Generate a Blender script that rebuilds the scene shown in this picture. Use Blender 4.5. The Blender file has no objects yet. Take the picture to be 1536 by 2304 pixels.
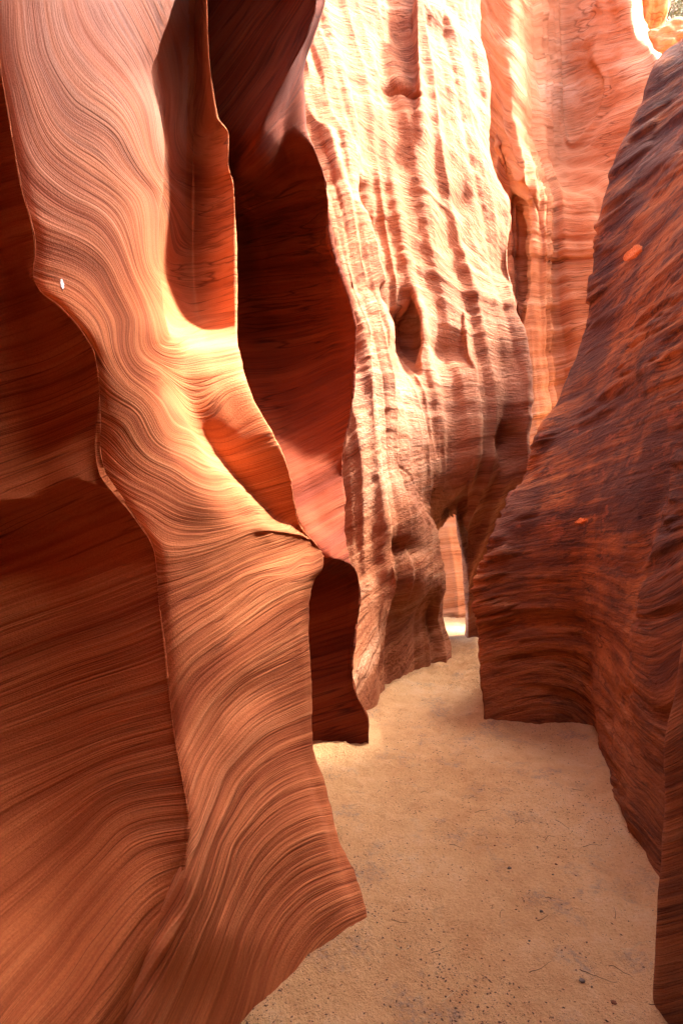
import bpy, math, random
import numpy as np

# ------------------------------------------------------------------ camera
scene = bpy.context.scene
COL = scene.collection
F, CX, CY, EYE = 1280.0, 768.0, 1152.0, 1.6      # focal length and centre in photo pixels, eye height (m)
cam_d = bpy.data.cameras.new('camera'); cam = bpy.data.objects.new('camera', cam_d); COL.objects.link(cam)
cam.location = (0, 0, EYE); cam.rotation_euler = (math.radians(90), 0, 0)
cam_d.sensor_fit = 'VERTICAL'; cam_d.sensor_height = 36.0; cam_d.lens = 20.0
cam_d.clip_start = 0.05; cam_d.clip_end = 500
scene.camera = cam

# ------------------------------------------------------------------ light
SUN_EL, SUN_AZ = math.radians(60), math.radians(92)      # azimuth clockwise from +Y (into the picture)
world = bpy.data.worlds.new('World'); scene.world = world; world.use_nodes = True
wn = world.node_tree; sky = wn.nodes.new('ShaderNodeTexSky'); sky.sky_type = 'NISHITA'; sky.sun_disc = False
sky.sun_elevation = SUN_EL; sky.sun_rotation = SUN_AZ; sky.dust_density = 5.0; sky.ozone_density = .3
bg = wn.nodes['Background']; bg.inputs['Strength'].default_value = 0.15
wn.links.new(sky.outputs[0], bg.inputs['Color'])
sun_d = bpy.data.lights.new('sun', 'SUN'); sun_d.energy = 2.7; sun_d.angle = math.radians(6); sun_d.color = (1, .95, .86)
sun = bpy.data.objects.new('sun', sun_d); COL.objects.link(sun)
sun.rotation_euler = (math.radians(90) - SUN_EL, 0, math.pi - SUN_AZ)
scene.view_settings.view_transform = 'Standard'; scene.view_settings.look = 'None'
scene.view_settings.exposure = 3.75; scene.view_settings.gamma = 1.0
scene.cycles.max_bounces = 12; scene.cycles.diffuse_bounces = 12

# ------------------------------------------------------------------ helpers
random.seed(5); RNG = np.random.default_rng(7)

def W(px, py, d):
    """photo pixel + distance -> world"""
    return np.stack([(px - CX) / F * d, d + 0 * px, EYE - (py - CY) / F * d], -1)

_perm = np.random.default_rng(3).permutation(4096)
_val = np.random.default_rng(4).uniform(-1, 1, 4096)
def _h(i, j, k):
    return _val[_perm[(_perm[(_perm[i & 4095] + j) & 4095] + k) & 4095]]
def vnoise(p):
    """smooth value noise, p (...,3) -> -1..1"""
    f = np.floor(p).astype(np.int64); t = p - f; t = t * t * t * (t * (t * 6 - 15) + 10)
    i, j, k = f[..., 0], f[..., 1], f[..., 2]; a, b, c = t[..., 0], t[..., 1], t[..., 2]
    def L(x, y, s): return x + (y - x) * s
    return L(L(L(_h(i, j, k), _h(i+1, j, k), a), L(_h(i, j+1, k), _h(i+1, j+1, k), a), b),
             L(L(_h(i, j, k+1), _h(i+1, j, k+1), a), L(_h(i, j+1, k+1), _h(i+1, j+1, k+1), a), b), c)
def fbm(p, oct=4):
    r = 0; a = 1.0; s = 0
    for _ in range(oct):
        r = r + a * vnoise(p); s += a; a *= .5; p = p * 2.03 + 11.7
    return r / s

def pchip_slopes(x, y):
    h = np.diff(x); dl = np.diff(y, axis=0) / h.reshape((-1,) + (1,) * (y.ndim - 1))
    m = np.zeros_like(y)
    if len(x) == 2:
        m[:] = dl[0]; return m
    hh = h.reshape((-1,) + (1,) * (y.ndim - 1))
    w1 = 2 * hh[1:] + hh[:-1]; w2 = hh[1:] + 2 * hh[:-1]
    same = dl[1:] * dl[:-1] > 0
    d0 = np.where(same, dl[:-1], 1); d1 = np.where(same, dl[1:], 1)
    m[1:-1] = np.where(same, (w1 + w2) / (w1 / d0 + w2 / d1), 0)
    m[0] = dl[0]; m[-1] = dl[-1]
    return m
def pchip(x, y, xi):
    x = np.asarray(x, float); y = np.asarray(y, float); m = pchip_slopes(x, y)
    k = np.clip(np.searchsorted(x, xi, side='right') - 1, 0, len(x) - 2)
    h = (x[k+1] - x[k]); t = np.clip((xi - x[k]) / h, 0, 1)
    sh = (-1,) + (1,) * (y.ndim - 1); t = t.reshape(sh); h = h.reshape(sh)
    return ((1 + 2*t) * (1-t)**2) * y[k] + t * (1-t)**2 * h * m[k] + t*t*(3-2*t) * y[k+1] + t*t*(t-1) * h * m[k+1]

def smooth1(a, n):
    for _ in range(n):
        b = a.copy(); b[1:-1] = .25*a[:-2] + .5*a[1:-1] + .25*a[2:]; a = b
    return a

def tps(lines, q):
    """thin-plate field through isolines [(value, [(px,py),...])], evaluated at q (...,2)"""
    P, V = [], []
    for v, pts in lines:
        pts = np.array(pts, float)
        for a, b in zip(pts[:-1], pts[1:]):
            n = max(1, int(np.hypot(*(b - a)) / 130))
            for t in range(n): P.append(a + (b - a) * t / n); V.append(v)
        P.append(pts[-1]); V.append(v)
    P = np.array(P) / 1000; V = np.array(V, float); n = len(P)
    def U(r2): return np.where(r2 > 1e-12, r2 * np.log(np.maximum(r2, 1e-12)), 0)
    K = U(((P[:, None] - P[None])**2).sum(-1)) + np.eye(n) * 2e-3
    A = np.zeros((n+3, n+3)); A[:n, :n] = K; A[:n, n] = 1; A[:n, n+1:] = P; A[n, :n] = 1; A[n+1:, :n] = P.T
    c = np.linalg.solve(A, np.concatenate([V, np.zeros(3)]))
    sh = q.shape[:-1]; Q = q.reshape(-1, 2) / 1000; out = np.empty(len(Q))
    for s in range(0, len(Q), 40000):
        z = Q[s:s+40000]
        out[s:s+40000] = U(((z[:, None] - P[None])**2).sum(-1)) @ c[:n] + c[n] + z @ c[n+1:]
    return out.reshape(sh)

def grid_normals(X):
    du = np.gradient(X, axis=1); dv = np.gradient(X, axis=0)
    n = np.cross(du, dv); n /= np.maximum(np.linalg.norm(n, axis=-1, keepdims=True), 1e-9)
    return n

def grid_object(name, X, mat, attrs=None, parent=None, flip=False, drop=None):
    nv, nu = X.shape[:2]
    me = bpy.data.meshes.new(name)
    idx = np.arange(nv * nu).reshape(nv, nu)
    q = np.stack([idx[:-1, :-1], idx[:-1, 1:], idx[1:, 1:], idx[1:, :-1]], -1).reshape(-1, 4)
    if drop is not None: q = q[~drop.reshape(-1)[q].any(1)]
    if flip: q = q[:, ::-1]
    nf = len(q)
    me.vertices.add(nv * nu); me.loops.add(nf * 4); me.polygons.add(nf)
    me.vertices.foreach_set('co', X.reshape(-1).astype(np.float32))
    me.loops.foreach_set('vertex_index', q.reshape(-1).astype(np.int32))
    me.polygons.foreach_set('loop_start', np.arange(0, nf * 4, 4, dtype=np.int32))
    me.polygons.foreach_set('use_smooth', np.ones(nf, bool))
    me.update(calc_edges=True); me.validate()
    for k, a in (attrs or {}).items():
        if a.ndim == 3:
            at = me.attributes.new(k, 'FLOAT_VECTOR', 'POINT'); at.data.foreach_set('vector', a.reshape(-1).astype(np.float32))
        else:
            at = me.attributes.new(k, 'FLOAT', 'POINT'); at.data.foreach_set('value', a.reshape(-1).astype(np.float32))
    me.materials.append(mat)
    o = bpy.data.objects.new(name, me); COL.objects.link(o)
    if parent: o.parent = parent
    return o

def tag(o, label, cat, group=None):
    o['label'] = label; o['category'] = cat
    if group: o['group'] = group
    return o

# ------------------------------------------------------------------ materials
def new_mat(name):
    m = bpy.data.materials.new(name); m.use_nodes = True
    return m, m.node_tree, m.node_tree.nodes['Principled BSDF']
class NT:
    def __init__(s, nt): s.nt = nt
    def n(s, t, **kw):
        x = s.nt.nodes.new(t)
        for k, v in kw.items(): setattr(x, k, v)
        return x
    def put(s, sock, v):
        if isinstance(v, bpy.types.NodeSocket): s.nt.links.new(v, sock)
        else: sock.default_value = v
    def math(s, op, a, b=None, c=None, clamp=False):
        x = s.n('ShaderNodeMath', operation=op, use_clamp=clamp)
        s.put(x.inputs[0], a)
        if b is not None: s.put(x.inputs[1], b)
        if c is not None: s.put(x.inputs[2], c)
        return x.outputs[0]
    def noise(s, vec, scale, detail=3, rough=.55, dist=0):
        x = s.n('ShaderNodeTexNoise'); s.put(x.inputs['Vector'], vec)
        x.inputs['Scale'].default_value = scale; x.inputs['Detail'].default_value = detail
        x.inputs['Roughness'].default_value = rough; x.inputs['Distortion'].default_value = dist
        return x.outputs['Fac']
    def comb(s, a, b, c):
        x = s.n('ShaderNodeCombineXYZ')
        for i, v in enumerate((a, b, c)): s.put(x.inputs[i], v)
        return x.outputs[0]
    def ramp(s, fac, stops):
        x = s.n('ShaderNodeValToRGB'); s.put(x.inputs[0], fac); e = x.color_ramp.elements
        while len(e) < len(stops): e.new(.5)
        for el, (p, c) in zip(e, stops):
            el.position = p; el.color = (*c, 1) if len(c) == 3 else c
        return x.outputs[0]
    def mix(s, f, a, b, mode='MIX'):
        x = s.n('ShaderNodeMix', data_type='RGBA', blend_type=mode)
        s.put(x.inputs[0], f)
        for sock, v in ((x.inputs[6], a), (x.inputs[7], b)):
            if isinstance(v, tuple): v = (*v, 1) if len(v) == 3 else v
            s.put(sock, v)
        return x.outputs[2]
    def maprange(s, v, a, b, c=0., d=1.):
        x = s.n('ShaderNodeMapRange'); s.put(x.inputs[0], v)
        for i, q in enumerate((a, b, c, d)): x.inputs[i+1].default_value = q
        return x.outputs[0]

def rock_mat(name, dark, mid, pale, grey=(.42, .30, .27), grey_amt=0., varnish=0., rough=.85, fine=1., bump=.5, spec=.15, pits=0., brk=1.):
    m, nt, bs = new_mat(name); k = NT(nt)
    at = k.n('ShaderNodeAttribute', attribute_name='strata'); sp = k.n('ShaderNodeSeparateXYZ'); k.put(sp.inputs[0], at.outputs['Vector'])
    bed, ridge, tint = sp.outputs[0], sp.outputs[1], sp.outputs[2]
    tc = k.n('ShaderNodeTexCoord'); ob = tc.outputs['Object']
    so = k.n('ShaderNodeSeparateXYZ'); k.put(so.inputs[0], ob)
    wob = k.math('MULTIPLY', k.math('SUBTRACT', k.noise(ob, 5.0, 3), .5), 4.0)
    b2 = k.math('ADD', bed, wob)
    def lam(freq, along, detail, rough=.6):
        v = k.comb(k.math('MULTIPLY', b2, freq), k.math('MULTIPLY', so.outputs[0], along * brk), k.math('MULTIPLY', k.math('ADD', so.outputs[1], so.outputs[2]), along * brk))
        return k.noise(v, 1.0, detail, rough)
    broad = lam(.016, .35, 2); med = lam(.065, .8, 3); fin = lam(.105 * fine, 1.3, 3, .62)
    blot = k.noise(ob, 1.3, 4, .6)
    grain = k.noise(ob, 160, 3, .7)
    f = k.math('ADD', k.math('MULTIPLY', broad, .40), k.math('ADD', k.math('MULTIPLY', med, .40), k.math('ADD', k.math('MULTIPLY', fin, .30), k.math('MULTIPLY', ridge, .10))))
    f = k.math('ADD', f, k.math('MULTIPLY', k.math('SUBTRACT', blot, .5), .22))
    col = k.ramp(k.maprange(f, .34, .80), [(0, dark), (.30, tuple(.5*(a+b) for a, b in zip(dark, mid))), (.52, mid), (.8, tuple(.55*a+.45*b for a, b in zip(mid, pale))), (1, pale)])
    # thin dark lamina partings
    def parting(freq, w, lo, hi, amt, sc):
        p = k.maprange(k.math('ABSOLUTE', k.math('SUBTRACT', lam(freq, .5, 2, .5), .5)), .0, w, 1, 0)
        return k.math('MULTIPLY', p, k.maprange(k.noise(ob, sc, 2), lo, hi, 0, amt))
    part = k.math('MAXIMUM', parting(.042, .020, .38, .58, .8, 1.3), parting(.10, .05, .40, .62, .65, 2.3))
    col = k.mix(part, col, tuple(.42*c for c in dark))
    if grey_amt:
        g = k.math('MULTIPLY', tint, k.maprange(k.math('ADD', k.math('MULTIPLY', med, .6), k.math('MULTIPLY', broad, .6)), .45, .75, .25, 1.0))
        col = k.mix(k.math('MULTIPLY', g, grey_amt), col, grey)
    if varnish:
        vn = k.noise(k.comb(so.outputs[0], so.outputs[1], k.math('MULTIPLY', so.outputs[2], .6)), 1.6, 6, .65)
        vm = k.maprange(k.math('ADD', vn, k.math('MULTIPLY', k.math('SUBTRACT', med, .5), .35)), .45, .62, 1, 0)
        vm = k.math('MULTIPLY', vm, k.math('MULTIPLY', varnish, tint))
        col = k.mix(vm, col, (.085, .043, .040))
        sc = k.maprange(k.noise(ob, 5.5, 5, .7), .60, .68, 0, .75)
        col = k.mix(k.math('MULTIPLY', sc, tint), col, (.36, .11, .06))
        chipm = k.math('MULTIPLY', k.maprange(k.noise(k.comb(k.math('MULTIPLY', b2, .06), k.math('MULTIPLY', so.outputs[0], 8), k.math('MULTIPLY', k.math('ADD', so.outputs[1], so.outputs[2]), 8)), 1.0, 5, .7), .54, .60, 0, .75), k.math('ADD', k.math('MULTIPLY', tint, .8), .15))
        col = k.mix(chipm, col, (.060, .030, .026))
    col = k.mix(k.maprange(grain, .35, .7, 0, .28), col, tuple(.5*c for c in dark), 'MIX')
    k.put(bs.inputs['Base Color'], col)
    bs.inputs['Roughness'].default_value = rough; bs.inputs['Specular IOR Level'].default_value = spec
    hgt = k.math('SUBTRACT', k.math('ADD', k.math('MULTIPLY', med, .55), k.math('ADD', k.math('MULTIPLY', fin, .45), k.math('MULTIPLY', grain, .16))), k.math('MULTIPLY', part, .22))
    if pits:
        pv = k.comb(k.math('MULTIPLY', b2, .07), k.math('MULTIPLY', so.outputs[0], 9), k.math('MULTIPLY', k.math('ADD', so.outputs[1], so.outputs[2]), 9))
        hgt = k.math('ADD', hgt, k.math('MULTIPLY', k.noise(pv, 1.6, 6, .72), pits))
    bp = k.n('ShaderNodeBump'); bp.inputs['Strength'].default_value = bump; bp.inputs['Distance'].default_value = .03
    k.put(bp.inputs['Height'], hgt); k.put(bs.inputs['Normal'], bp.outputs[0])
    return m

M = {}
M['orange'] = rock_mat('orange_sandstone', (.29, .068, .024), (.51, .16, .06), (.64, .265, .12), grey_amt=.6, fine=1.3)
M['deep'] = rock_mat('red_sandstone', (.29, .066, .022), (.49, .142, .048), (.60, .215, .088), fine=1.3)
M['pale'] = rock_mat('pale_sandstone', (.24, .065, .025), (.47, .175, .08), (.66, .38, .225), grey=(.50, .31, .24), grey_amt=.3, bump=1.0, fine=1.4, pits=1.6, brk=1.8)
M['far'] = rock_mat('far_sandstone', (.38, .115, .042), (.55, .22, .10), (.70, .40, .235), bump=1.0, fine=1.3, pits=.5)
M['shade'] = rock_mat('shaded_sandstone', (.08, .011, .003), (.145, .025, .007), (.22, .058, .02), fine=1.3)  # darkened copy of the red sandstone: recess shade put into the colour
M['varnished'] = rock_mat('varnished_sandstone', (.17, .042, .015), (.42, .135, .045), (.52, .21, .09), varnish=.85, bump=1.1, fine=1.3, pits=1.3, brk=2.2)

# ------------------------------------------------------------------ rock builder
def rows(top, bot, step, out):
    a = np.arange(top, -40, out); b = np.arange(-40, min(bot, 2340), step); c = np.arange(2340, bot + 1, out) if bot > 2340 else np.array([bot])
    return np.unique(np.concatenate([a, b, c]).astype(float))

def rock(name, cols, mat, iso, label, cat, top=-1500, bot=2600, step=3.2, out=30, upx=3.4,
         ridge=.010, wl=(60, 23), rough=.03, rs=1.2, dents=(), cracks=(), smooth=3, tintf=None, parent=None, dref=None, ledges=0, hole=None, flute=0):
    ys = rows(top, bot, step, out)
    C3, PX = [], []
    for c in cols:
        if c[0] == 'w':                                  # column given in world metres: (z, x, y)
            a = np.array(c[1], float); a = a[np.argsort(-a[:, 0])]
            zz = np.linspace(a[0, 0], a[-1, 0], len(ys))
            xy = pchip(-a[:, 0], a[:, 1:], -zz)
            C3.append(np.stack([xy[:, 0], xy[:, 1], zz], -1)); PX.append(np.full(len(ys), c[2] if len(c) > 2 else -900.))
        else:
            a = np.array(c, float); q = pchip(a[:, 0], a[:, 1:], ys)
            q = smooth1(q, smooth)
            C3.append(W(q[:, 0], ys, q[:, 1])); PX.append(q[:, 0])
    C3 = np.array(C3); PX = np.array(PX)
    vis = (ys > -100) & (ys < 2320)
    seg = np.linalg.norm(np.diff(C3[:, vis], axis=0), axis=-1).mean(1)
    kn = np.concatenate([[0], np.cumsum(np.maximum(seg, .02))])
    u = []
    for i in range(len(cols) - 1):
        wpx = np.abs(PX[i+1] - PX[i])[vis]
        ok = (np.minimum(PX[i], PX[i+1])[vis] < 1600) & (np.maximum(PX[i], PX[i+1])[vis] > -60)
        n = int(max(np.percentile(wpx[ok], 85) / upx if ok.any() else 6, 8))
        n = min(n, 160)
        u.append(np.linspace(kn[i], kn[i+1], n, endpoint=False))
    u = np.concatenate(u + [[kn[-1]]])
    X = np.swapaxes(pchip(kn, C3, u), 0, 1)              # rows x cols x 3
    for _ in range(5): X[:, 1:-1] = .25 * X[:, :-2] + .5 * X[:, 1:-1] + .25 * X[:, 2:]      # soften the joints between columns
    PXG = CX + F * X[..., 0] / np.maximum(X[..., 1], .3); PYG = CY - F * (X[..., 2] - EYE) / np.maximum(X[..., 1], .3)
    if dref: q = np.stack([np.clip(PXG, -700, 2300), CY - F * (X[..., 2] - EYE) / dref], -1)   # true bedding planes
    else: q = np.stack([np.clip(PXG, -700, 2300), np.clip(PYG, -1200, 2700)], -1)
    n = grid_normals(X)
    s = np.sign((n * (np.array([0, 0, EYE]) - X)).sum(-1).mean()) or 1
    n = n * s
    X = X + n * (fbm(X * rs + 3.1, 4) * rough)[..., None]
    if flute:                                             # water-worn vertical flutes
        wl_ = X[..., 0] + .6 * X[..., 1]; fp = np.stack([wl_ * 4.2, X[..., 2] * .2 + .5 * vnoise(X * .8), 0 * wl_ + 5], -1)
        fl = vnoise(fp) + .45 * vnoise(fp * np.array([2.1, 1.3, 1]) + 9); X = X + n * (flute * (1 - 2 * np.abs(np.clip(fl, -1, 1))))[..., None]
    for (px, py, sx, sy, rot, amt) in dents:
        c, sn = math.cos(math.radians(rot)), math.sin(math.radians(rot))
        a = ((PXG - px) * c + (PYG - py) * sn) / sx; b = (-(PXG - px) * sn + (PYG - py) * c) / sy
        X = X + n * (amt * np.exp(-.5 * (a*a + b*b)))[..., None]
    bed = tps(iso, q)
    bedw = bed + 4 * fbm(X * 1.7 + 20, 3)
    n = grid_normals(X) * s
    mod = np.clip(.55 + .9 * fbm(X * 1.3 + 40, 3), .1, 1.4)
    lo = .22
    r = 0
    for w, a in zip(wl, (1., .5, .28)):
        v = np.stack([bedw / w, X[..., 0] * lo + X[..., 2] * lo, X[..., 1] * lo + w], -1)
        r = r + a * vnoise(v)
    dist = np.clip(X[..., 1], .8, 8) / 2.5
    X = X + n * (r * ridge * mod * dist)[..., None]
    if ledges:                                            # broken plates on weathered rock
        st = fbm(np.stack([bedw / 26, X[..., 0] * 2.2, X[..., 1] * 2.2], -1), 3)
        lm = np.clip(fbm(X * 1.1 + 70, 3) * 3 + .1, 0, 1)
        X = X + n * (np.tanh(st * 7) * lm * (ledges(PXG, PYG) if callable(ledges) else ledges))[..., None]
    for pts, wpx, dep in cracks:
        pts = np.array(pts, float); best = np.full(PXG.shape, 1e9)
        for a, b in zip(pts[:-1], pts[1:]):
            d = b - a; t = np.clip(((PXG - a[0]) * d[0] + (PYG - a[1]) * d[1]) / (d @ d), 0, 1)
            best = np.minimum(best, np.hypot(PXG - a[0] - t * d[0], PYG - a[1] - t * d[1]))
        X = X - n * (dep * np.exp(-(best / wpx)**2))[..., None]
    tint = np.ones(PXG.shape) if tintf is None else np.clip(tintf(PXG, PYG, X), 0, 1)
    o = grid_object(name, X, mat, {'strata': np.stack([bed, np.clip(r, -1, 1), tint], -1)}, parent, flip=(s < 0), drop=None if hole is None else hole(X))
    if label: tag(o, label, cat)
    GRIDS[name] = (X, n * 1.0)
    return o
GRIDS = {}
def on_rock(name, px, py):
    X, n = GRIDS[name]; v = np.array([(px - CX) / F, 1, (CY - py) / F])
    pr = X - np.array([0, 0, EYE]); dd = np.hypot(pr[..., 0] / np.maximum(pr[..., 1], .1) - v[0], pr[..., 2] / np.maximum(pr[..., 1], .1) - v[2])
    k = np.where(dd < 4 / F, X[..., 1], 99 + dd).argmin(); k = np.unravel_index(k, dd.shape)
    return X[k], n[k]

def off(col, dpx, dd):
    """the same column moved sideways / deeper: dpx and dd may be functions of py"""
    f = (lambda v, y: v(y)) if True else None
    return [(y, px + (dpx(y) if callable(dpx) else dpx), d + (dd(y) if callable(dd) else dd)) for y, px, d in col]

# ---------------------------------------------------------------- left side, near to far
D_edge = [(-1500,-60,1.75),(-300,-60,1.7),(0,-15,1.66),(150,2,1.64),(300,28,1.62),(400,45,1.60),(560,80,1.58),(620,76,1.58),(655,92,1.58),(690,135,1.6),(750,188,1.62),(800,214,1.64),(900,225,1.65),
          (1000,221,1.66),(1060,230,1.66),(1100,256,1.66),(1160,302,1.66),(1250,350,1.66),(1350,358,1.65),(1450,370,1.64),(1550,380,1.62),(1650,392,1.6),(1760,412,1.56),(1850,425,1.53),(1910,420,1.51),(1980,408,1.49),
          (2060,382,1.46),(2130,355,1.43),(2200,330,1.41),(2304,292,1.37),(2700,180,1.25)]

L1_c1 = off(D_edge, 12, lambda y: .16 if y < 1600 else max(0.0, .16 * (1980 - y) / 380))
L1_c0 = off(D_edge, -170, lambda y: .45 if y < 1500 else .24)
L1_c2 = [(-1500,120,2.8),(-300,150,2.45),(0,200,2.16),(300,235,2.07),(600,262,2.02),(800,315,2.0),(1000,380,2.02),(1160,470,2.06),(1300,460,2.0),(1500,480,1.95),(1700,500,1.88),(1900,520,1.8),(2080,510,1.71),(2304,440,1.58),(2700,400,1.45)]
L1_c3 = [(-1500,430,3.4),(-300,430,2.9),(0,393,2.68),(100,362,2.58),(170,342,2.52),(270,360,2.46),(350,365,2.43),(450,358,2.4),(600,352,2.37),(680,357,2.34),(760,372,2.30),(870,365,2.28),(950,408,2.36),(1060,490,2.44),(1110,545,2.49),(1160,605,2.54),(1198,680,2.62),
         (1300,625,2.36),(1420,600,2.3),(1560,620,2.28),(1700,640,2.22),(1900,680,2.12),(2080,700,2.04),(2200,690,1.97),(2304,660,1.9),(2700,600,1.8)]
L1_c4 = [(-1500,410,4.2),(0,376,3.3),(170,326,3.1),(350,350,3.02),(600,340,2.95),(700,356,2.86),(745,378,2.74),(775,415,2.52),(870,412,2.45),(950,450,2.50),(1060,525,2.60),(1160,625,2.66),(1205,700,2.69),(1300,670,2.46),(1420,650,2.42),(1560,660,2.4),(1700,672,2.34),(1900,735,2.24),(2080,775,2.13),(2304,780,2.05),(2700,760,1.95)]
L1_c5 = [(-1500,560,2.8),(-500,480,3.2),(-100,445,3.7),(100,440,3.85),(350,435,3.75),(600,435,3.58),(700,445,3.36),(745,460,3.08),(768,466,2.82),(790,470,2.6),(850,480,2.53),(950,530,2.54),(1060,590,2.60),(1170,655,2.68),(1215,712,2.72),(1300,695,2.55),(1420,676,2.5),(1560,680,2.48),(1700,690,2.43),(1900,752,2.32),(2080,805,2.17),(2304,810,2.1),(2700,800,2.0)]
L1_rim = [(-1500,700,2.5),(-500,540,2.85),(-100,470,3.2),(0,466,3.25),(265,490,3.2),(300,516,3.15),(370,515,3.12),(420,527,3.1),(600,531,3.05),(735,532,2.98),(765,534,2.80),(790,538,2.68),(850,553,2.62),(950,602,2.57),(1050,648,2.60),(1170,680,2.70),(1210,714,2.74),(1250,738,2.76),(1278,735,2.74),(1310,715,2.7),(1370,702,2.66),(1450,690,2.62),(1560,692,2.58),(1640,694,2.56),(1690,702,2.54),(1770,735,2.48),(1880,762,2.38),(1960,800,2.28),(2080,831,2.2),(2200,835,2.15),(2700,835,2.05)]

rock('sandstone_fin', [off(L1_c0, -250, .5), L1_c0, L1_c1, L1_c2, L1_c3, L1_c4, L1_c5, L1_rim, off(L1_rim, -14, .25), off(L1_rim, -60, .9), off(L1_rim, -260, 2.2)], M['orange'],
     [(0, [(60,-300),(70,0),(90,120),(150,240),(260,320),(345,430),(355,600)]),
      (-130, [(200,-200),(240,0),(310,120),(355,240),(380,400)]),
      (120, [(10,0),(30,200),(80,360),(180,450),(280,560),(330,690),(350,780)]),
      (250, [(60,520),(150,555),(230,610),(290,720),(340,840),(400,930),(520,900),(600,880)]),
      (330, [(90,640),(180,680),(240,780),(290,870),(380,980),(480,1030),(640,990)]),
      (480, [(220,900),(300,940),(400,1040),(500,1090),(640,1060)]),
      (640, [(230,1060),(310,1100),(400,1150),(520,1160),(650,1130),(720,1110)]),
      (760, [(300,1190),(360,1250),(450,1240),(560,1200),(720,1150)]),
      (900, [(360,1400),(420,1360),(520,1310),(720,1230)]),
      (1060, [(380,1600),(430,1510),(530,1440),(700,1340)]),
      (1260, [(420,1800),(470,1680),(560,1580),(700,1500)]),
      (1420, [(400,2000),(450,1880),(500,1740),(590,1650),(720,1590)]),
      (1600, [(330,2304),(420,2120),(500,1900),(580,1790),(740,1720)]),
      (1760, [(440,2304),(520,2080),(600,1940),(780,1860)]),
      (1900, [(560,2304),(620,2120),(700,2020),(830,1970)]),
      (-230, [(440,280),(530,270)]), (-90, [(440,470),(530,450)]), (30, [(400,640),(460,650),(530,630)]), (150, [(440,800),(530,790)])],
     'tall lit sandstone fin with swirling bands and a white crest, left of the sand floor', 'rock',
     ridge=.0105, wl=(44, 16, 8), rough=.03,
     dents=[(400,950,60,13,62,.025),(520,1105,80,13,46,.03),(640,1290,60,90,30,-.06),(560,1560,50,30,-50,-.03)],
     tintf=lambda x, y, X: np.clip(1 - (y + .35 * x - 100) / 650, 0, 1) * (x < 420))

D_c = lambda *a: list(a)
D_m0 = [(-1500,-520,1.0),(0,-480,1.2),(600,-440,1.3),(1000,-440,1.35),(1150,-440,1.35),(1300,-440,1.35),(1650,-440,1.3),(1980,-440,1.15),(2304,-440,1.0),(2700,-440,.9)]
D_m1 = [(-1500,-160,1.0),(-250,-150,1.36),(0,-120,1.60),(300,-60,1.72),(600,10,1.78),(760,60,1.81),(900,70,1.81),(1050,70,1.705),(1120,75,1.665),(1190,90,1.79),(1300,110,1.76),(1500,120,1.715),(1650,130,1.665),(1850,140,1.575),(1980,140,1.495),(2100,140,1.42),(2304,100,1.29),(2700,60,1.12)]
D_m2 = [(-1500,-100,1.1),(-250,-80,1.42),(0,-50,1.62),(300,0,1.68),(600,55,1.66),(760,140,1.71),(900,160,1.76),(1020,165,1.675),(1078,175,1.635),(1145,210,1.745),(1300,260,1.71),(1500,280,1.675),(1650,290,1.635),(1850,310,1.55),(1980,300,1.47),(2100,270,1.40),(2304,210,1.30),(2700,120,1.16)]
rock('sandstone_buttress', [('w', [(8, -1.3, -6), (-.4, -1.3, -6)]), ('w', [(8, -.8, -2.5), (-.4, -1.0, -2.5)]), ('w', [(8, -.7, -.3), (4, -.8, -.3), (1.5, -1.0, -.2), (-.4, -.95, -.2)]), D_m0, D_m1, D_m2, off(D_edge, -7, .012), D_edge, off(D_edge, -2, .03), off(D_edge, -9, .13), off(D_edge, -80, .5)], M['deep'],
     [(0, [(-100,300),(80,250)]), (200, [(-100,560),(80,500)]), (420, [(-50,860),(100,820),(220,760)]), (560, [(-50,1030),(100,980),(230,930)]), (700, [(-50,1180),(0,1160),(120,1110),(230,1060)]),
      (840, [(-50,1340),(150,1270),(330,1200)]), (1050, [(-50,1560),(150,1480),(370,1400)]), (1250, [(-50,1760),(150,1680),(390,1600)]), (1420, [(-50,1960),(100,1850),(240,1760),(410,1710)]),
      (1560, [(-50,2120),(100,1990),(200,1900),(270,1830),(420,1800)]), (1700, [(-50,2290),(120,2100),(230,1970),(300,1900),(420,1870)]), (1830, [(60,2304),(200,2130),(290,2020),(400,1950)]), (1930, [(180,2304),(270,2180),(360,2060)])],
     'shadowed dark red buttress with straight sloping bands, nearest on the left', 'rock', ridge=.006, wl=(50, 19, 9), rough=.015, bot=2700)

L2_c2 = [(-1500,700,3.4),(-300,600,3.9),(0,625,3.72),(60,600,3.72),(130,566,3.72),(290,520,3.70),(350,512,3.9),(450,505,4.5),(760,510,4.55),(950,570,4.1),(1100,640,3.9),(1255,700,3.65),(1300,700,3.95),(1450,680,3.95),(1690,680,3.92),(2100,680,3.7)]
L2_c3 = [(-1500,700,3.0),(-300,690,3.35),(0,712,3.36),(60,698,3.36),(130,664,3.38),(290,585,3.46),(370,560,3.75),(450,575,4.6),(500,580,4.85),(700,610,4.9),(850,645,4.5),(950,670,4.2),(1050,690,4.02),(1180,722,3.8),(1258,745,3.55),(1300,745,3.95),(1450,740,3.95),(1690,750,3.9),(2100,750,3.7)]
L2_c4 = [(-1500,780,3.0),(-300,725,3.4),(0,726,3.58),(130,684,3.62),(290,640,3.8),(400,670,4.25),(500,690,4.5),(750,735,4.5),(900,740,4.2),(1050,735,4.02),(1180,755,3.82),(1264,775,3.62),(1300,780,3.94),(1450,780,3.93),(1690,800,3.87),(2100,800,3.7)]
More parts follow.
